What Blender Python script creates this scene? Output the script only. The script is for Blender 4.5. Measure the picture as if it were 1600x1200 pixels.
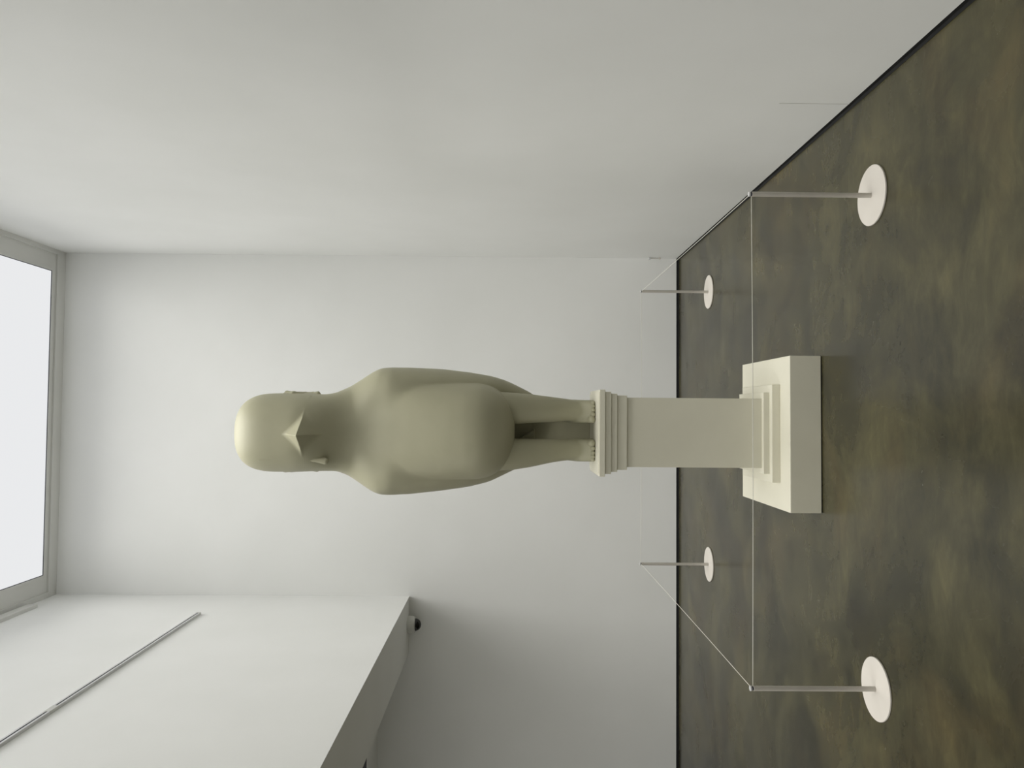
import bpy, bmesh, math
import numpy as np
from mathutils import Matrix, Vector

# ------------------------------------------------------------------ clean start
for o in list(bpy.data.objects):
    bpy.data.objects.remove(o, do_unlink=True)
SC = bpy.context.scene
COL = SC.collection
H = 1.55                                   # eye height
# ------------------------------------------------------------------ camera (the photograph lies on its side)
F_PX, YAW, PITCH, ROLL = 1229.05, 0.0360, -0.00844, -0.00832
cy_, sy_ = math.cos(YAW), math.sin(YAW)
cp_, sp_ = math.cos(PITCH), math.sin(PITCH)
cr_, sr_ = math.cos(ROLL), math.sin(ROLL)
fwd = Vector((sy_ * cp_, cy_ * cp_, sp_))
rgt = Vector((cy_, -sy_, 0))
dwn = -rgt.cross(fwd)
r2 = rgt * cr_ + dwn * sr_
d2 = dwn * cr_ - rgt * sr_
cam_d = bpy.data.cameras.new('camera')
cam = bpy.data.objects.new('camera', cam_d)
COL.objects.link(cam)
M = Matrix.Identity(4)
for i in range(3):
    M[i][0] = d2[i]
    M[i][1] = r2[i]
    M[i][2] = -fwd[i]
    M[i][3] = (0, 0, H)[i]
cam.matrix_world = M
cam_d.sensor_fit = 'HORIZONTAL'
cam_d.sensor_width = 36
cam_d.lens = F_PX / 1600 * 36
cam_d.clip_start = 0.05
SC.camera = cam

# ------------------------------------------------------------------ light and exposure
LAMP_W = 70.0        # down-directed lamps added under the luminous ceiling
for k_ in range(3):   # unseen lamp grid added below the sheet for its downward light, aimed slightly back
    for m_ in range(5):
        ld = bpy.data.lights.new('ceiling_lamp', 'AREA')
        ld.shape = 'RECTANGLE'
        ld.size, ld.size_y = 0.84, 0.98
        ld.energy = LAMP_W / 15
        ld.color = (1.0, 0.985, 0.945)
        ld.spread = math.radians(88)
        lamp = bpy.data.objects.new('ceiling_lamp', ld)
        COL.objects.link(lamp)
        lamp.location = (-0.115 + (k_ - 1) * 0.86, 4.25 + (m_ - 2) * 1.01, 5.43)
        lamp.rotation_euler = (math.radians(6), math.radians(1.5), 0)
for nm_, loc_, sx_, sy_2, w_ in (('side_room_lamp', (-3.9, 1.5, 2.62), 1.2, 5.0, 110.0), ('front_fill', (-0.1, -2.1, 5.44), 2.0, 2.0, 31.0)):  # both unseen; side lamp inferred from lit wall, front fill added for front faces
    l2 = bpy.data.lights.new(nm_, 'AREA')
    l2.shape = 'RECTANGLE'
    l2.size, l2.size_y = sx_, sy_2
    l2.energy = w_
    l2.color = (1.0, 0.985, 0.95)
    o2 = bpy.data.objects.new(nm_, l2)
    COL.objects.link(o2)
    o2.location = loc_
world = bpy.data.worlds.new('world')
SC.world = world
world.use_nodes = True
world.node_tree.nodes['Background'].inputs[0].default_value = (0.8, 0.85, 0.9, 1)
world.node_tree.nodes['Background'].inputs[1].default_value = 0.2
vs = SC.view_settings
vs.view_transform = 'Standard'
vs.look = 'None'
vs.gamma = 1
vs.use_curve_mapping = False
vs.exposure = 0.0


# ------------------------------------------------------------------ materials
def new_mat(name):
    m = bpy.data.materials.new(name)
    m.use_nodes = True
    nt = m.node_tree
    return m, nt, nt.nodes['Principled BSDF']


def mottled(name, c1, c2, scale=2.0, detail=4, rough=0.7, bump=0.0, bscale=60, metallic=0.0, spec=0.5, stretch=(1, 1, 1)):
    m, nt, b = new_mat(name)
    N = nt.nodes
    L = nt.links
    tc = N.new('ShaderNodeTexCoord')
    mp = N.new('ShaderNodeMapping')
    mp.inputs['Scale'].default_value = stretch
    L.new(tc.outputs['Object'], mp.inputs[0])
    no = N.new('ShaderNodeTexNoise')
    no.inputs['Scale'].default_value = scale
    no.inputs['Detail'].default_value = detail
    L.new(mp.outputs[0], no.inputs['Vector'])
    rp = N.new('ShaderNodeValToRGB')
    rp.color_ramp.elements[0].position = 0.35
    rp.color_ramp.elements[1].position = 0.65
    rp.color_ramp.elements[0].color = (*c1, 1)
    rp.color_ramp.elements[1].color = (*c2, 1)
    L.new(no.outputs['Fac'], rp.inputs[0])
    L.new(rp.outputs[0], b.inputs['Base Color'])
    b.inputs['Roughness'].default_value = rough
    b.inputs['Metallic'].default_value = metallic
    b.inputs['Specular IOR Level'].default_value = spec
    if bump:
        n2 = N.new('ShaderNodeTexNoise')
        n2.inputs['Scale'].default_value = bscale
        n2.inputs['Detail'].default_value = 5
        L.new(tc.outputs['Object'], n2.inputs['Vector'])
        bp = N.new('ShaderNodeBump')
        bp.inputs['Strength'].default_value = bump
        bp.inputs['Distance'].default_value = 0.01
        L.new(n2.outputs['Fac'], bp.inputs['Height'])
        L.new(bp.outputs[0], b.inputs['Normal'])
    return m


MAT = {}
MAT['plaster'] = mottled('white_plaster', (0.85, 0.855, 0.834), (0.878, 0.882, 0.864), 1.3, 6, 0.85, 0.12, 9, spec=0.15)
MAT['trim'] = mottled('white_trim_paint', (0.70, 0.70, 0.67), (0.73, 0.73, 0.70), 3, 3, 0.6)
MAT['statue'] = mottled('cream_cast_stone', (0.395, 0.381, 0.266), (0.43, 0.414, 0.29), 3.5, 4, 0.5, 0.05, 40, spec=0.4)
MAT['pedestal'] = mottled('cream_painted_wood', (0.70, 0.678, 0.56), (0.735, 0.712, 0.592), 4, 5, 0.6, 0.06, 30, spec=0.35)
MAT['black'] = mottled('black_shadow_gap', (0.004, 0.004, 0.004), (0.008, 0.008, 0.008), 8, 2, 0.8)
MAT['metal'] = mottled('satin_grey_metal', (0.50, 0.47, 0.42), (0.54, 0.51, 0.46), 5, 2, 0.45)
MAT['alu'] = mottled('white_aluminium', (0.62, 0.62, 0.62), (0.68, 0.68, 0.68), 5, 2, 0.35, metallic=0.1)
MAT['disc'] = mottled('cream_powder_coat', (0.67, 0.63, 0.57), (0.70, 0.66, 0.60), 9, 3, 0.55)
MAT['cord'] = mottled('pale_cord', (0.68, 0.67, 0.60), (0.72, 0.71, 0.64), 30, 2, 0.7)
MAT['slot'] = mottled('dark_slot', (0.012, 0.012, 0.03), (0.018, 0.018, 0.04), 8, 2, 0.5)
MAT['housing'] = mottled('white_plastic', (0.6, 0.6, 0.57), (0.64, 0.64, 0.6), 8, 2, 0.4)
MAT['dome'] = mottled('black_glossy_dome', (0.004, 0.004, 0.004), (0.006, 0.006, 0.006), 8, 2, 0.12)


def floor_mat():
    m, nt, b = new_mat('polished_olive_concrete')
    N = nt.nodes
    L = nt.links
    tc = N.new('ShaderNodeTexCoord')

    def noise(scale, detail, dist, rough=0.55, off=(0, 0, 0), st=(1, 1, 1)):
        mp = N.new('ShaderNodeMapping')
        mp.inputs['Location'].default_value = off
        mp.inputs['Scale'].default_value = st
        L.new(tc.outputs['Object'], mp.inputs[0])
        n = N.new('ShaderNodeTexNoise')
        n.inputs['Scale'].default_value = scale
        n.inputs['Detail'].default_value = detail
        n.inputs['Distortion'].default_value = dist
        n.inputs['Roughness'].default_value = rough
        L.new(mp.outputs[0], n.inputs['Vector'])
        return n.outputs['Fac']

    def ramp(fac, stops):
        r = N.new('ShaderNodeValToRGB')
        e = r.color_ramp.elements
        e[0].position, e[0].color = stops[0][0], (*stops[0][1], 1)
        e[1].position, e[1].color = stops[-1][0], (*stops[-1][1], 1)
        for p, c in stops[1:-1]:
            k = e.new(p)
            k.color = (*c, 1)
        L.new(fac, r.inputs[0])
        return r.outputs[0]

    def mix(f, a, c, mode='MIX', fv=None):
        x = N.new('ShaderNodeMix')
        x.data_type = 'RGBA'
        x.blend_type = mode
        if fv is None:
            L.new(f, x.inputs[0])
        else:
            x.inputs[0].default_value = fv
        L.new(a, x.inputs[6])
        L.new(c, x.inputs[7])
        return x.outputs[2]
    def sc3(c, k=(0.42, 0.40, 0.305)):
        return tuple(a * b_ for a, b_ in zip(c, k))
    base = ramp(noise(1.35, 9, 0.9, 0.62, (3.1, 1.7, 0)), [(0.40, sc3((0.094, 0.092, 0.074))), (0.47, sc3((0.118, 0.115, 0.084))), (0.52, sc3((0.146, 0.141, 0.099))), (0.60, sc3((0.178, 0.170, 0.118)))])
    brown = ramp(noise(1.6, 4, 0.8, 0.5, (7, 2, 0)), [(0.50, (1, 1, 1)), (0.66, (1.07, 0.98, 0.93))])
    patch = ramp(noise(2.2, 10, 0.7, 0.6, (0, 9, 0), (0.8, 1.25, 1)), [(0.40, (0.84, 0.845, 0.855)), (0.50, (1, 1, 1)), (0.60, (1.16, 1.14, 1.08))])
    big = ramp(noise(0.45, 3, 0.5, 0.5, (2, 4, 1)), [(0.42, (0.86, 0.87, 0.90)), (0.55, (1.04, 1.04, 1.02))])
    c = mix(None, base, brown, 'MULTIPLY', 1.0)
    c = mix(None, c, patch, 'MULTIPLY', 1.0)
    c = mix(None, c, big, 'MULTIPLY', 1.0)
    fine = ramp(noise(7, 9, 1.0, 0.72, (0, 0, 0), (0.6, 1.5, 1)), [(0.36, (0.86, 0.86, 0.87)), (0.52, (1.0, 1.0, 1.0)), (0.64, (1.17, 1.165, 1.13))])
    c = mix(None, c, fine, 'MULTIPLY', 1.0)
    # pale scuffs
    sc = ramp(noise(5.5, 9, 1.5, 0.75, (1, 5, 3)), [(0.70, (0, 0, 0)), (0.80, (1, 1, 1))])
    pale = N.new('ShaderNodeRGB')
    pale.outputs[0].default_value = (0.24, 0.23, 0.18, 1)
    c = mix(sc, c, pale.outputs[0])
    L.new(c, b.inputs['Base Color'])
    rr = ramp(noise(2.5, 5, 0.5), [(0.3, (0.20,) * 3), (0.7, (0.30,) * 3)])
    L.new(rr, b.inputs['Roughness'])
    b.inputs['Specular IOR Level'].default_value = 0.35
    bp = N.new('ShaderNodeBump')
    bp.inputs['Strength'].default_value = 0.03
    bp.inputs['Distance'].default_value = 0.01
    L.new(noise(6, 4, 0), bp.inputs['Height'])
    L.new(bp.outputs[0], b.inputs['Normal'])
    return m


MAT['floor'] = floor_mat()


def panel_mat():
    m = bpy.data.materials.new('luminous_ceiling_sheet')
    m.use_nodes = True
    nt = m.node_tree
    nt.nodes.clear()
    e = nt.nodes.new('ShaderNodeEmission')
    e.inputs[0].default_value = (0.975, 0.985, 1.0, 1)
    e.inputs[1].default_value = 0.84
    o = nt.nodes.new('ShaderNodeOutputMaterial')
    nt.links.new(e.outputs[0], o.inputs[0])
    return m


MAT['panel'] = panel_mat()


# ------------------------------------------------------------------ object helpers
def link(name, me, mat, parent=None, loc=(0, 0, 0)):
    o = bpy.data.objects.new(name, me)
    COL.objects.link(o)
    if mat:
        me.materials.append(mat)
    if parent:
        o.parent = parent
    o.location = loc
    return o


def from_bm(name, bm, mat, parent=None, smooth=False, loc=(0, 0, 0)):
    bmesh.ops.recalc_face_normals(bm, faces=bm.faces)
    me = bpy.data.meshes.new(name)
    bm.to_mesh(me)
    bm.free()
    if smooth:
        for p in me.polygons:
            p.use_smooth = True
        me.set_sharp_from_angle(angle=math.radians(35))
    return link(name, me, mat, parent, loc)


def add_box(bm, x0, x1, y0, y1, z0, z1, bevel=0.0):
    vs_ = [bm.verts.new((x, y, z)) for z in (z0, z1) for y in (y0, y1) for x in (x0, x1)]
    f = [(0, 1, 3, 2), (4, 5, 7, 6), (0, 1, 5, 4), (2, 3, 7, 6), (0, 2, 6, 4), (1, 3, 7, 5)]
    fs = [bm.faces.new([vs_[i] for i in q]) for q in f]
    if bevel:
        es = list({e for fc in fs for e in fc.edges})
        bmesh.ops.recalc_face_normals(bm, faces=fs)
        bmesh.ops.bevel(bm, geom=es, offset=bevel, segments=2, affect='EDGES', profile=0.5)


def box(name, mat, x0, x1, y0, y1, z0, z1, bevel=0.0, parent=None):
    bm = bmesh.new()
    add_box(bm, x0, x1, y0, y1, z0, z1, bevel)
    return from_bm(name, bm, mat, parent)


def lathe(bm, prof, n=48, cx=0, cy=0):
    rings = []
    for r, z in prof:
        if r < 1e-6:
            rings.append([bm.verts.new((cx, cy, z))])
        else:
            rings.append([bm.verts.new((cx + r * math.cos(2 * math.pi * k / n), cy + r * math.sin(2 * math.pi * k / n), z)) for k in range(n)])
    for a, b in zip(rings, rings[1:]):
        for k in range(n):
            q = [a[k % len(a)], a[(k + 1) % len(a)], b[(k + 1) % len(b)], b[k % len(b)]]
            u = []
            for v in q:
                if v not in u:
                    u.append(v)
            if len(u) > 2:
                bm.faces.new(u)


def empty(name, loc):
    o = bpy.data.objects.new(name, None)
    COL.objects.link(o)
    o.location = loc
    o.empty_display_size = 0.1
    return o


def tag(o, label, cat, group=None):
    o['label'] = label
    o['category'] = cat
    if group:
        o['group'] = group
    return o


def struct(o):
    o['kind'] = 'structure'
    return o


# ------------------------------------------------------------------ room shell
XR, YB, ZC, XL, ZS = 1.392, 7.0125, 5.482, -1.63, 2.381
XS, ZH, XW, YF = -2.123, 2.643, -6.0, -3.6      # soffit edge, inner ceiling, far left wall, wall behind the camera
GAP = 0.022
struct(box('floor', MAT['floor'], XW - 0.3, XR + 0.3, YF - 0.3, YB + 0.3, -0.2, 0))
struct(box('wall_right', MAT['plaster'], XR, XR + 0.3, YF - 0.3, YB + 0.3, GAP, 5.9))
bm = bmesh.new()
add_box(bm, XW - 0.3, XR, YB, YB + 0.3, GAP, 5.9)
struct(from_bm('wall_back', bm, MAT['plaster']))
struct(box('wall_front', MAT['plaster'], XW - 0.3, XR, YF - 0.3, YF, 0, 5.9))
struct(box('wall_left', MAT['plaster'], XW - 0.3, XW, YF, YB, 0, ZH))
# upper left wall: a bulkhead with its lit face to the room and a low soffit under it
struct(box('wall_upper_left', MAT['plaster'], XS, XL, YF, YB, ZS, 5.9))
struct(box('ceiling_low', MAT['plaster'], XW, XS, YF, YB, ZH, ZH + 0.3))
struct(box('trim_1', MAT['slot'], -3.7, -2.55, 5.2, 6.432, ZH - 0.004, ZH))  # thin dark sheet standing in for a dark gap in the low ceiling
struct(box('baseboard_back', MAT['black'], XW, XR - 0.001, YB + 0.004, YB + 0.03, 0.0005, GAP - 0.0005))
struct(box('baseboard_right', MAT['black'], XR + 0.004, XR + 0.03, YF, YB + 0.004, 0.0005, GAP - 0.0005))
# black strips on the floor, added to widen the dark line of the shadow gaps
struct(box('trim_6', MAT['black'], XW, XR - 0.012, YB - 0.012, YB + 0.004, 0.0003, 0.0015))
struct(box('trim_7', MAT['black'], XR - 0.012, XR + 0.004, YF, YB + 0.004, 0.0003, 0.0015))
# slim joint line low on the right wall
struct(box('trim_2', MAT['trim'], XR - 0.0015, XR, 3.46, 3.4645, GAP, 0.335))

# ceiling slab with recessed frame
PX0, PX1, PY0, PY1 = -1.427, 1.197, 1.68, 6.816
bm = bmesh.new()
add_box(bm, XL, XR, YF, YB, 5.9, 6.0)          # roof of the light box
for a in ((PX1 + .002, XR, YF, YB), (XL, PX0 - .002, YF, YB), (PX0 - .002, PX1 + .002, PY1 + .002, YB), (PX0 - .002, PX1 + .002, YF, PY0 - .002)):
    add_box(bm, *a, 5.535, 5.9)
struct(from_bm('ceiling', bm, MAT['trim']))
bm = bmesh.new()       # cornice strips against the walls
add_box(bm, 1.352, XR, YF, YB, ZC, 5.535)
add_box(bm, XL, -1.582, YF, YB, ZC, 5.535)
add_box(bm, -1.582, 1.352, 6.888, YB, ZC, 5.535)
add_box(bm, -1.582, 1.352, YF, YF + 0.12, ZC, 5.535)
struct(from_bm('trim_3', bm, MAT['trim']))
bm = bmesh.new()       # flat recessed board between cornice and panel
for a in ((1.197, 1.352, YF + .12, 6.888), (-1.582, -1.427, YF + .12, 6.888), (-1.427, 1.197, 6.816, 6.888), (-1.427, 1.197, YF + .12, PY0)):
    add_box(bm, *a, 5.497, 5.535)
struct(from_bm('trim_4', bm, MAT['trim']))
light = empty('ceiling_light', ((PX0 + PX1) / 2, (PY0 + PY1) / 2, 5.49))
tag(light, 'large bright white luminous ceiling panel in a pale frame above the sculpture', 'ceiling light')
lx, ly, lz = light.location


def lb(*a):
    return (a[0] - lx, a[1] - lx, a[2] - ly, a[3] - ly, a[4] - lz, a[5] - lz)


bm = bmesh.new()
for a in ((PX1, PX1 + .02, PY0 - .02, PY1 + .02), (PX0 - .02, PX0, PY0 - .02, PY1 + .02), (PX0, PX1, PY1, PY1 + .02), (PX0, PX1, PY0 - .02, PY0)):
    add_box(bm, *lb(*a, 5.485, 5.497))
from_bm('frame', bm, MAT['trim'], light)
bm = bmesh.new()
g = 0.005
for a in ((PX1 - g, PX1, PY0, PY1), (PX0, PX0 + g, PY0, PY1), (PX0 + g, PX1 - g, PY1 - g, PY1), (PX0 + g, PX1 - g, PY0, PY0 + g)):
    add_box(bm, *lb(*a, 5.489, 5.497))
from_bm('gasket', bm, MAT['slot'], light)
box('diffuser', MAT['panel'], *lb(PX0 + g, PX1 - g, PY0 + g, PY1 - g, 5.493, 5.494), parent=light)
# shallow ledge high on the left
struct(box('trim_5', MAT['trim'], XL, XL + 0.028, YF, 6.548, 5.372, 5.455, 0.002))

# ------------------------------------------------------------------ lighting track on the upper left wall
tr = tag(empty('lighting_track', (XL, 5.3, 3.962)), 'thin white lighting track with a dark slot on the upper left wall', 'lighting track')


def seg(y0, y1):
    b_ = bmesh.new()
    d, h = 0.018, 0.034
    add_box(b_, 0, d, y0 - 5.3, y1 - 5.3, 0, 0.012)
    add_box(b_, 0, d, y0 - 5.3, y1 - 5.3, 0.022, h)
    add_box(b_, 0, 0.010, y0 - 5.3, y1 - 5.3, 0.012, 0.022)
    r = from_bm('track_rail', b_, MAT['alu'], tr)
    box('slot', MAT['slot'], 0.010, 0.0165, y0 - 5.3 + .002, y1 - 5.3 - .002, 0.0122, 0.0218, parent=r)


seg(4.36, 6.335)
seg(0.6, 4.272)
box('connector', MAT['housing'], 0, 0.019, 4.272 - 5.3, 4.36 - 5.3, -0.001, 0.035, 0.002, parent=tr)
box('end_cap', MAT['housing'], 0, 0.019, 6.335 - 5.3, 6.356 - 5.3, -0.001, 0.035, 0.002, parent=tr)

# ------------------------------------------------------------------ dome camera under the soffit
dc = tag(empty('dome_camera', (-1.85, 6.912, ZS)), 'small white dome security camera with black dome under the left soffit', 'security camera')
bm = bmesh.new()
lathe(bm, [(0, 0), (0.074, 0), (0.075, -0.01), (0.073, -0.045), (0.066, -0.062), (0.054, -0.066), (0, -0.066)])
from_bm('housing', bm, MAT['housing'], dc, True)
bm = bmesh.new()
lathe(bm, [(0.053 * math.cos(t), -0.065 - 0.052 * math.sin(t)) for t in np.linspace(0, math.pi / 2 - 1e-9, 14)] + [(0, -0.117)])
from_bm('dome', bm, MAT['dome'], dc, True)

# ------------------------------------------------------------------ little fitting at the right back corner
hk = tag(empty('wall_fitting', (XR, 6.96, 0.23)), 'tiny white wall fitting low in the back right corner', 'wall fitting')
box('knob', MAT['alu'], -0.022, 0, -0.012, 0.012, 0.034, 0.055, 0.004, parent=hk)
box('rod', MAT['metal'], -0.012, -0.006, -0.003, 0.003, -0.045, 0.036, parent=hk)
box('foot', MAT['metal'], -0.018, 0, -0.009, 0.009, -0.055, -0.040, 0.003, parent=hk)

# ------------------------------------------------------------------ pedestal
PC = (-0.0985, 4.218)
ped = tag(empty('pedestal', (PC[0], PC[1], 0)), 'tall cream square pedestal with stepped base and stepped cap on the concrete floor', 'pedestal')


def slab(name, w, z0, z1, bev=0.002, dx=0.0, wy=None):
    wy = wy or w
    return box(name, MAT['pedestal'], -w + dx, w + dx, -wy, wy, z0, z1, bev, parent=ped)


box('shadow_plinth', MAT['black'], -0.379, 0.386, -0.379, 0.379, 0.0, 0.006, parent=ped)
slab('plinth', 0.3843, 0.005, 0.1585, 0.003, 0.0035)
slab('base_step', 0.2478, 0.1585, 0.2, 0.002, 0.002)
slab('base_step', 0.2075, 0.2, 0.230, 0.002, 0.0025)
slab('shaft', 0.1782, 0.230, 0.925, 0.002, 0.001)
slab('cap_step', 0.1905, 0.925, 0.9765, 0.0015, -0.001)
slab('cap_step', 0.2, 0.9765, 1.0092, 0.0015, -0.0015)
slab('cap_step', 0.2095, 1.0092, 1.0412, 0.0015, -0.002)
slab('cap_slab', 0.221, 1.0412, 1.0695, 0.0015, -0.003)

# ------------------------------------------------------------------ barrier posts and cords
XA, XB, Y1, Y2, PH = -1.133, 0.9305, 3.288, 5.962, 0.5215


def make_post():
    t = empty('barrier_post', (0, 0, 0))
    b_ = bmesh.new()
    lathe(b_, [(0, 0.0), (0.124, 0.0), (0.1255, 0.001), (0.1275, 0.002), (0.1275, 0.007), (0.1262, 0.0085), (0, 0.0085)], 96)
    from_bm('base_plate', b_, MAT['disc'], t, True)
    b_ = bmesh.new()
    lathe(b_, [(0, 0.0083), (0.0105, 0.0083), (0.0105, 0.5135), (0.0098, 0.5142), (0, 0.5142)], 40)
    from_bm('pole', b_, MAT['metal'], t, True)
    b_ = bmesh.new()
    lathe(b_, [(0, 0.514), (0.0082, 0.514), (0.0082, 0.5212), (0, 0.5212)], 32)
    from_bm('groove', b_, MAT['slot'], t, True)
    b_ = bmesh.new()
    lathe(b_, [(0, 0.521), (0.010, 0.521), (0.0107, 0.5217), (0.0107, 0.5275), (0.010, 0.5283), (0, 0.5283)], 40)
    from_bm('cap', b_, MAT['alu'], t, True)
    return t


post0 = make_post()
spots = [(XA, Y1, 'slim barrier post on round cream base, nearer of the two left of the pedestal'),
         (XB, Y1, 'slim barrier post on round cream base, nearer of the two right of the pedestal'),
         (XA, Y2, 'slim barrier post on round cream base, left one close to the back wall'),
         (XB, Y2, 'slim barrier post on round cream base, right one close to the back corner')]
for i, (x, y, lab) in enumerate(spots):
    if i == 0:
        p = post0
    else:
        p = post0.copy()
        COL.objects.link(p)
        for ch in list(post0.children):
            c = ch.copy()
            COL.objects.link(c)
            c.parent = p
    p.location = (x, y, 0)
    tag(p, lab, 'barrier post', 'barrier posts around the sculpture')


def cord(a, b, z, lab):
    a = Vector((*a, z))
    b = Vector((*b, z))
    d = (b - a).normalized()
    a2 = a + d * 0.0085
    b2 = b - d * 0.0085
    n = 24
    k = 8
    s = d.cross(Vector((0, 0, 1))).normalized()
    bm_ = bmesh.new()
    rings = []
    for i in range(n + 1):
        t = i / n
        p = a2.lerp(b2, t)
        p.z -= 0.0035 * 4 * t * (1 - t)
        rings.append([bm_.verts.new(p + (s * math.cos(2 * math.pi * j / k) + Vector((0, 0, 1)) * math.sin(2 * math.pi * j / k)) * 0.0014) for j in range(k)])
    for r_, q_ in zip(rings, rings[1:]):
        for j in range(k):
            bm_.faces.new((r_[j], r_[(j + 1) % k], q_[(j + 1) % k], q_[j]))
    bm_.faces.new(rings[0])
    bm_.faces.new(rings[-1][::-1])
    c = from_bm('barrier_rope', bm_, MAT['cord'], None, True)
    tag(c, lab, 'rope', 'ropes strung between the barrier posts')


cord((XA, Y1), (XB, Y1), 0.516, 'thin pale rope between the two front posts, crossing before the pedestal')
cord((XA, Y2), (XB, Y2), 0.5195, 'thin pale rope between the two back posts, behind the pedestal')
cord((XA, Y1), (XA, Y2), 0.5195, 'thin pale rope joining the two posts left of the pedestal')
cord((XB, Y1), (XB, Y2), 0.5195, 'thin pale rope joining the two posts beside the right wall')


# ------------------------------------------------------------------ the sculpture, carved from implicit fields
def smooth_table(zs, vals, sigma):
    zs = np.array(zs)
    order = np.argsort(zs)
    g_ = np.linspace(0.9, 3.2, 1151)
    v = np.interp(g_, zs[order], np.array(vals)[order])
    k = int(4 * sigma / 0.002)
    ker = np.exp(-0.5 * (np.arange(-k, k + 1) * 0.002 / sigma) ** 2)
    ker /= ker.sum()
    v = np.convolve(np.pad(v, k, mode='edge'), ker, 'valid')
    return lambda z: np.interp(z, g_, v)


def tab(rows, sigma=0.022):
    rows = np.array(rows)
    return [smooth_table(rows[:, 0], rows[:, i], sigma) for i in range(1, rows.shape[1])]


CX, = tab([(3.0, -.117), (2.5, -.116), (2.42, -.107), (2.2, -.107), (2.0, -.103), (1.75, -.100), (1.5, -.099)], 0.03)
CWX, = tab([(2.3, -.109), (2.2, -.106), (2.06, -.103), (1.89, -.097), (1.75, -.095), (1.63, -.090), (1.55, -.081), (1.44, -.082), (1.39, -.086)], 0.03)
CORE = tab([(3.0, .2085, .222, .215), (2.72, .2085, .240, .22), (2.62, .2075, .247, .215), (2.56, .2035, .238, .20), (2.50, .2035, .205, .195), (2.45, .208, .165, .195),
            (2.40, .220, .138, .20), (2.35, .236, .128, .205), (2.30, .252, .135, .215), (2.25, .264, .150, .23),
            (2.15, .272, .187, .245), (2.05, .270, .218, .25), (1.95, .264, .243, .25), (1.85, .260, .264, .24), (1.75, .256, .278, .235), (1.65, .252, .275, .23), (1.4, .250, .272, .22)])
WING = tab([(2.385, .215, .10, -.04, .06), (2.335, .246, .10, -.04, .085), (2.30, .274, .10, -.04, .11), (2.277, .296, .10, -.04, .125), (2.245, .321, .10, -.04, .145), (2.216, .337, .10, -.04, .16),
            (2.157, .342, .10, -.045, .185), (2.064, .341, .10, -.06, .20), (1.893, .330, .09, -.09, .20), (1.745, .312, .085, -.105, .18),
            (1.632, .289, .08, -.11, .15), (1.558, .262, .07, -.13, .12), (1.506, .239, .065, -.145, .10), (1.445, .211, .06, -.16, .08), (1.397, .189, .055, -.17, .07), (1.3, .14, .05, -.18, .06)], 0.016)
BW = None


def smin(a, b, k):
    h = np.clip(0.5 + 0.5 * (b - a) / k, 0, 1)
    return b * (1 - h) + a * h - k * h * (1 - h)


def f_core(x, q, z):
    w, f, b = (t(z) for t in CORE)
    xx = np.abs(x - CX(z)) / w
    d = np.where(q > 0, f, b)
    qq = np.abs(q) / d
    t1 = np.clip((z - 2.71) / 0.263, 0, None)
    t2 = np.clip((1.71 - z) / 0.212, 0, None)
    v = (xx ** 2.5 + qq ** 2.3 + t1 ** 3.5 + t2 ** 2.15) ** (1 / 2.4)
    return (v - 1) * 0.22


def f_wing(x, q, z, s):
    W, a, qc, b = (t(z) for t in WING)
    xc = CWX(z) + s * (W - a)
    xx = np.abs(x - xc) / a
    qq = np.abs(q - qc) / b
    t1 = np.clip((z - 2.33) / 0.12, 0, None)
    t2 = np.clip((1.42 - z) / 0.09, 0, None)
    v = (xx ** 2.1 + qq ** 2.1 + t1 ** 2 + t2 ** 2) ** (1 / 2.1)
    return (v - 1) * 0.11


def planes_from(pts, inside):
    out = []
    for a, b, c in pts:
        a, b, c = map(np.array, (a, b, c))
        n = np.cross(b - a, c - a)
        n = n / np.linalg.norm(n)
        if n @ (np.array(inside) - a) > 0:
            n = -n
        out.append((n, n @ a))
    return out


_T = (-0.1235, 0.352, 2.575)
_L = (-0.238, 0.186, 2.578)
_R = (0.006, 0.186, 2.572)
_U = (-0.1188, 0.236, 2.664)
_D = (-0.1205, 0.195, 2.492)
BEAK = planes_from([(_T, _L, _U), (_T, _R, _U), (_T, _L, _D), (_T, _R, _D)], (-0.118, 0.22, 2.585))


def f_beak(x, q, z):
    r = None
    for n, d in BEAK:
        v = x * n[0] + q * n[1] + z * n[2] - d
        r = v if r is None else np.maximum(r, v)
    return np.maximum(r, 0.10 - q)


def cone(x, q, z, a, b, ra, rb):
    a = np.array(a)
    b = np.array(b)
    ab = b - a
    t = ((x - a[0]) * ab[0] + (q - a[1]) * ab[1] + (z - a[2]) * ab[2]) / (ab @ ab)
    t = np.clip(t, 0, 1)
    return np.sqrt((x - a[0] - t * ab[0]) ** 2 + (q - a[1] - t * ab[1]) ** 2 + (z - a[2] - t * ab[2]) ** 2) - (ra + (rb - ra) * t)


def f_ear(x, q, z, s):
    off = 0.207 if s > 0 else 0.197
    xc = -0.116 + s * off
    pts = [(2.625, .030, .006), (2.675, .042, .010), (2.712, .022, .013), (2.715, -.010, .013), (2.69, -.038, .012), (2.63, -.046, .010), (2.585, -.030, .010), (2.553, -.006, .012)]
    r = None
    for (z0, q0, r0), (z1, q1, r1) in zip(pts, pts[1:]):
        v = cone(x, q, z, (xc, q0, z0), (xc + s * .002, q1, z1), r0, r1)
        r = v if r is None else smin(r, v, .006)
    plate = np.sqrt(((x - (xc - s * .006)) / .010) ** 2 + ((q + .004) / .042) ** 2 + ((z - 2.635) / .085) ** 2)
    return smin(r, (plate - 1) * .010, .006)


def f_lobe(x, q, z):
    a = cone(x, q, z, (-.250, .182, 2.553), (-.257, .168, 2.470), .003, .0185)
    b = cone(x, q, z, (-.250, .196, 2.60), (-.250, .182, 2.553), .0015, .003)
    return smin(a, b, .003)


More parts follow.
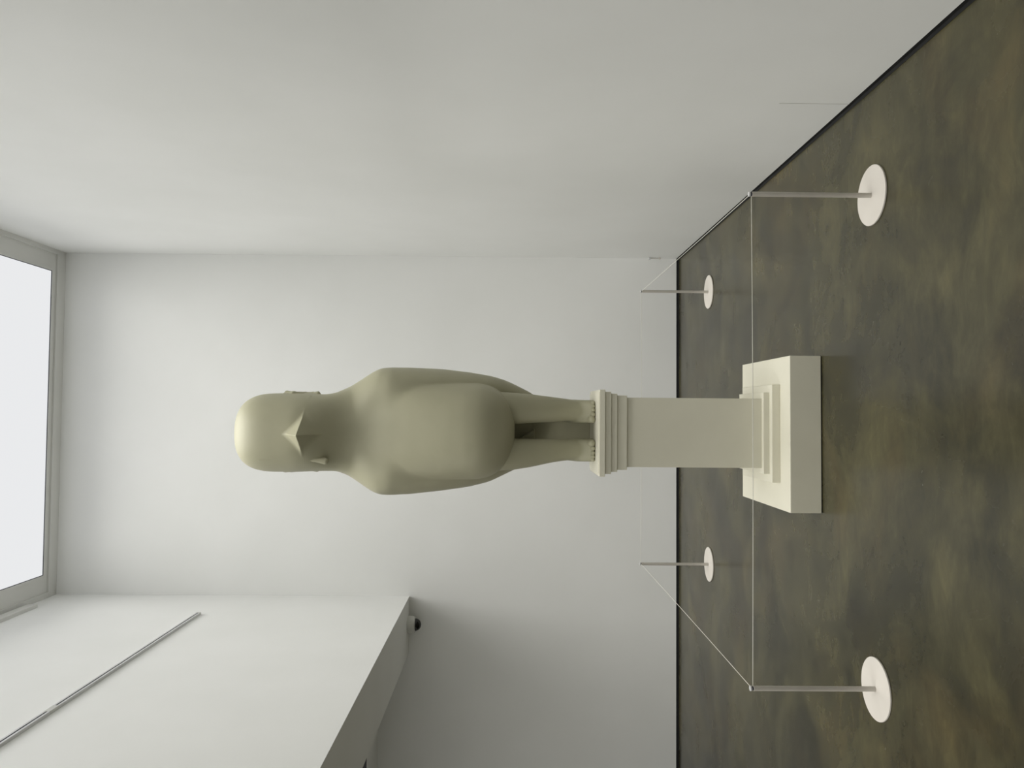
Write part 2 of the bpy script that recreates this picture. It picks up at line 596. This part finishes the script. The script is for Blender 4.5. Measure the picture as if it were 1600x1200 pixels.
def upper_parts(x, q, z):
    return [f_core(x, q, z), f_wing(x, q, z, -1), f_wing(x, q, z, 1), f_beak(x, q, z), f_ear(x, q, z, -1), f_ear(x, q, z, 1), f_lobe(x, q, z)]


KB, = tab([(2.5, .06), (2.3, .12), (2.2, .09), (2.13, .07), (2.06, .03), (1.97, .007), (1.4, .003)], 0.025)


def upper(x, q, z):
    c, wl, wr, bk, el, er, lb_ = upper_parts(x, q, z)
    k = KB(z)
    wings = np.minimum(wl, wr)
    v = smin(c, wings, k)
    # the beak's upper facets fade into the face while its own edges stay crisp
    v = smin(v, bk, 0.014)
    v = smin(v, np.minimum(el, er), 0.006)
    v = smin(v, lb_, 0.003)
    return v


def surface_nets(fn, lo, hi, h):
    ns = [int(math.ceil((b - a) / h)) + 1 for a, b in zip(lo, hi)]
    gx, gy, gz = (lo[i] + h * np.arange(ns[i]) for i in range(3))
    V = np.empty(ns, np.float32)
    for k0 in range(0, ns[2], 32):
        zz = gz[k0:k0 + 32]
        X, Y, Z = np.meshgrid(gx, gy, zz, indexing='ij')
        V[:, :, k0:k0 + 32] = fn(X, Y, Z)
    inside = V < 0
    nx, ny, nz = ns
    cnt = np.zeros((nx - 1, ny - 1, nz - 1), np.int8)
    for dx in (0, 1):
        for dy in (0, 1):
            for dz in (0, 1):
                cnt += inside[dx:nx - 1 + dx, dy:ny - 1 + dy, dz:nz - 1 + dz]
    act = (cnt > 0) & (cnt < 8)
    ci, cj, ck = np.nonzero(act)
    idx = -np.ones(act.shape, np.int64)
    idx[ci, cj, ck] = np.arange(len(ci))
    acc = np.zeros((len(ci), 3))
    num = np.zeros(len(ci))
    corners = [(dx, dy, dz) for dx in (0, 1) for dy in (0, 1) for dz in (0, 1)]
    vals = {c: V[ci + c[0], cj + c[1], ck + c[2]].astype(float) for c in corners}
    for a in corners:
        for ax in range(3):
            if a[ax] == 0:
                b = list(a)
                b[ax] = 1
                b = tuple(b)
                va, vb = vals[a], vals[b]
                m = (va < 0) != (vb < 0)
                t = np.where(m, va / np.where(m, va - vb, 1), 0)
                p = np.tile(np.array(a, float), (len(ci), 1))
                p[:, ax] += t
                acc[m] += p[m]
                num[m] += 1
    pos = acc / num[:, None] + np.stack([ci, cj, ck], 1)
    pos = np.array(lo) + pos * h
    quads = []
    for ax in range(3):
        o1, o2 = [(1, 2), (2, 0), (0, 1)][ax]
        s0 = [slice(None)] * 3
        s1 = [slice(None)] * 3
        s0[ax] = slice(0, ns[ax] - 1)
        s1[ax] = slice(1, ns[ax])
        for s in (s0, s1):
            s[o1] = slice(1, ns[o1] - 1)
            s[o2] = slice(1, ns[o2] - 1)
        A = inside[tuple(s0)]
        B = inside[tuple(s1)]
        I = np.array(np.nonzero(A != B)).T
        fl = A[tuple(I.T)]
        base = I.copy()
        base[:, o1] += 1
        base[:, o2] += 1
        c = []
        for d1, d2_ in ((-1, -1), (0, -1), (0, 0), (-1, 0)):
            g2 = base.copy()
            g2[:, o1] += d1
            g2[:, o2] += d2_
            c.append(idx[g2[:, 0], g2[:, 1], g2[:, 2]])
        c = np.stack(c, 1)
        c[~fl] = c[~fl][:, ::-1]
        quads.append(c)
    quads = np.concatenate(quads)
    quads = quads[(quads >= 0).all(1)]
    return pos, quads


CYS = 4.218
ZBASE = 1.0725
stat = tag(empty('bird_sculpture', (PC[0], CYS, 1.0695)), 'smooth cream bird sculpture with beak, folded wings and human legs, standing on the pedestal', 'sculpture')


def normals_of(fn, p, e=0.0015):
    n = np.zeros_like(p)
    for i in range(3):
        a = p.copy()
        b = p.copy()
        a[:, i] += e
        b[:, i] -= e
        n[:, i] = fn(a[:, 0], a[:, 1], a[:, 2]) - fn(b[:, 0], b[:, 1], b[:, 2])
    n /= np.linalg.norm(n, axis=1)[:, None] + 1e-12
    return n


def emit(name, pos, quads, nrm, label=None):
    used, inv = np.unique(quads, return_inverse=True)
    q = inv.reshape(quads.shape)
    P = pos[used]
    NN = nrm[used]
    # field space (x, q, z) -> world (x, cy - q, z); the mirror flips the winding
    Wd = np.stack([P[:, 0] - PC[0], -P[:, 1], P[:, 2] - 1.0695], 1)
    Nn = np.stack([NN[:, 0], -NN[:, 1], NN[:, 2]], 1)
    me = bpy.data.meshes.new(name)
    me.from_pydata(Wd.tolist(), [], q[:, ::-1].tolist())
    me.update()
    for p_ in me.polygons:
        p_.use_smooth = True
    me.normals_split_custom_set_from_vertices(Nn.tolist())
    o = link(name, me, MAT['statue'], stat)
    if label:
        o['label'] = label
    return o


pos, quads = surface_nets(upper, (-0.47, -0.30, 1.31), (0.26, 0.38, 3.03), 0.0047)
nrm = normals_of(upper, pos)
cen = pos[quads].mean(1)
comp = np.stack(upper_parts(cen[:, 0], cen[:, 1], cen[:, 2]), 1)
comp[:, 3] -= 0.001
part = comp.argmin(1)
part[(part == 3) & ((cen[:, 1] < 0.175) | (np.abs(cen[:, 0] + 0.118) > 0.13))] = 0
for i, nm in enumerate(['body', 'wing', 'wing', 'beak', 'ear', 'ear', 'ear_lobe']):
    sel = quads[part == i]
    if len(sel):
        emit(nm, pos, sel, nrm)

LEGR = tab([(1.75, .020, .092, .02), (1.57, .021, .088, .01), (1.50, .021, .083, 0), (1.413, .021, .077, -.01), (1.294, .017, .067, -.02), (1.212, .0155, .0585, -.035), (1.163, .0115, .0565, -.042), (1.05, .0105, .056, -.045)], 0.02)
LEGL = tab([(1.75, -.222, .092, .02), (1.57, -.223, .088, .01), (1.50, -.223, .083, 0), (1.413, -.217, .0755, -.01), (1.294, -.204, .0625, -.02), (1.212, -.1985, .057, -.035), (1.163, -.198, .0575, -.042), (1.05, -.198, .056, -.045)], 0.02)


def f_leg(x, q, z, s):
    c, r, qc = (t(z) for t in (LEGR if s > 0 else LEGL))
    lg = (((np.abs(x - c) / r) ** 2.1 + (np.abs(q - qc) / (r * 1.08)) ** 2.1) ** (1 / 2.1) - 1) * 0.06
    fx = 0.0065 if s > 0 else -0.2005
    # instep: low block sloping to the toes, with a heel behind
    hh = ZBASE + 0.033 + np.clip((0.045 - q), 0, 0.2) * 0.95
    e = np.sqrt(((x - fx) / 0.0600) ** 4 + ((q + 0.042) / 0.092) ** 4) ** 0.5
    side = (e - 1) * 0.055
    top = (z - hh) * 0.75
    ft = smin_max(side, top, 0.02)
    v = smin(lg, ft, 0.012)
    # toes, big toe on the inner side
    inner = -s
    tx = [0.040, 0.014, -0.009, -0.029, -0.0465]
    tr_ = [0.0185, 0.0112, 0.0102, 0.0097, 0.0092]
    tl = [0.060, 0.066, 0.063, 0.058, 0.051]
    for t_, r_, l_ in zip(tx, tr_, tl):
        xx = fx + inner * t_
        v = smin(v, cone(x, q, z, (xx, 0.0, ZBASE + r_ + .008), (xx, l_, ZBASE + r_ * 0.95), r_ + .001, r_), 0.002)
    return np.maximum(v, ZBASE - z)


def smin_max(a, b, k):
    return -smin(-a, -b, k)


for s, (x0, x1), nm in ((-1, (-.335, -.115), 'leg'), (1, (-.09, .125), 'leg')):
    fn = lambda x, q, z, s=s: np.maximum(f_leg(x, q, z, s), z - 1.70)
    ps, qs = surface_nets(fn, (x0, -.16, ZBASE - .006), (x1, .14, 1.715), 0.0027)
    emit(nm, ps, qs, normals_of(fn, ps, 0.001))


def f_tail(x, q, z):
    hw = 0.115 + 0.05 * np.clip((z - 1.07) / 0.6, 0, 1)
    qc = -0.205 - 0.10 * np.clip((z - 1.07) / 0.33, 0, 1) + 0.10 * np.clip((z - 1.42) / 0.28, 0, 1)
    th = 0.012 + 0.03 * np.clip((z - 1.1) / 0.6, 0, 1)
    a = np.maximum(np.maximum(np.abs(x + 0.098) - hw, np.abs(q - qc) - th), np.maximum(ZBASE - z, z - 1.72))
    b = np.maximum(np.maximum(-0.165 - x, z - 1.385 - (-0.094 - x) * 1.5), np.maximum(1.383 - z, np.abs(q + 0.24) - 0.05))
    return np.minimum(a, b)


ps, qs = surface_nets(f_tail, (-.29, -.37, ZBASE - .01), (.09, -.09, 1.74), 0.006)
emit('tail', ps, qs, normals_of(f_tail, ps))
box('base_plate', MAT['pedestal'], -0.2065 - .003, 0.2065 - .003, -0.207, 0.2185, 0.0, 0.003, 0.0008, parent=stat)

# shallow slit of an eye carved on the left side of the face
zz = np.linspace(2.735, 2.80, 12)
xs = np.full_like(zz, -0.2515)
lo_, hi_ = np.full_like(zz, 0.05), np.full_like(zz, 0.3)
for _ in range(40):
    mid = (lo_ + hi_) / 2
    v_ = upper(xs, mid, zz)
    lo_, hi_ = np.where(v_ < 0, mid, lo_), np.where(v_ < 0, hi_, mid)
bm = bmesh.new()
rings = []
for i in range(12):
    rr_ = 0.0006 + 0.0020 * (i / 11) ** 2
    rings.append([bm.verts.new((xs[i] - PC[0] + rr_ * math.cos(a), -lo_[i] + rr_ * math.sin(a), zz[i] - 1.0695)) for a in np.linspace(0, 2 * math.pi, 9)[:-1]])
for a, b in zip(rings, rings[1:]):
    for j in range(8):
        bm.faces.new((a[j], a[(j + 1) % 8], b[(j + 1) % 8], b[j]))
bm.faces.new(rings[0])
bm.faces.new(rings[-1])
from_bm('eye_slit', bm, MAT['statue'], stat, True)
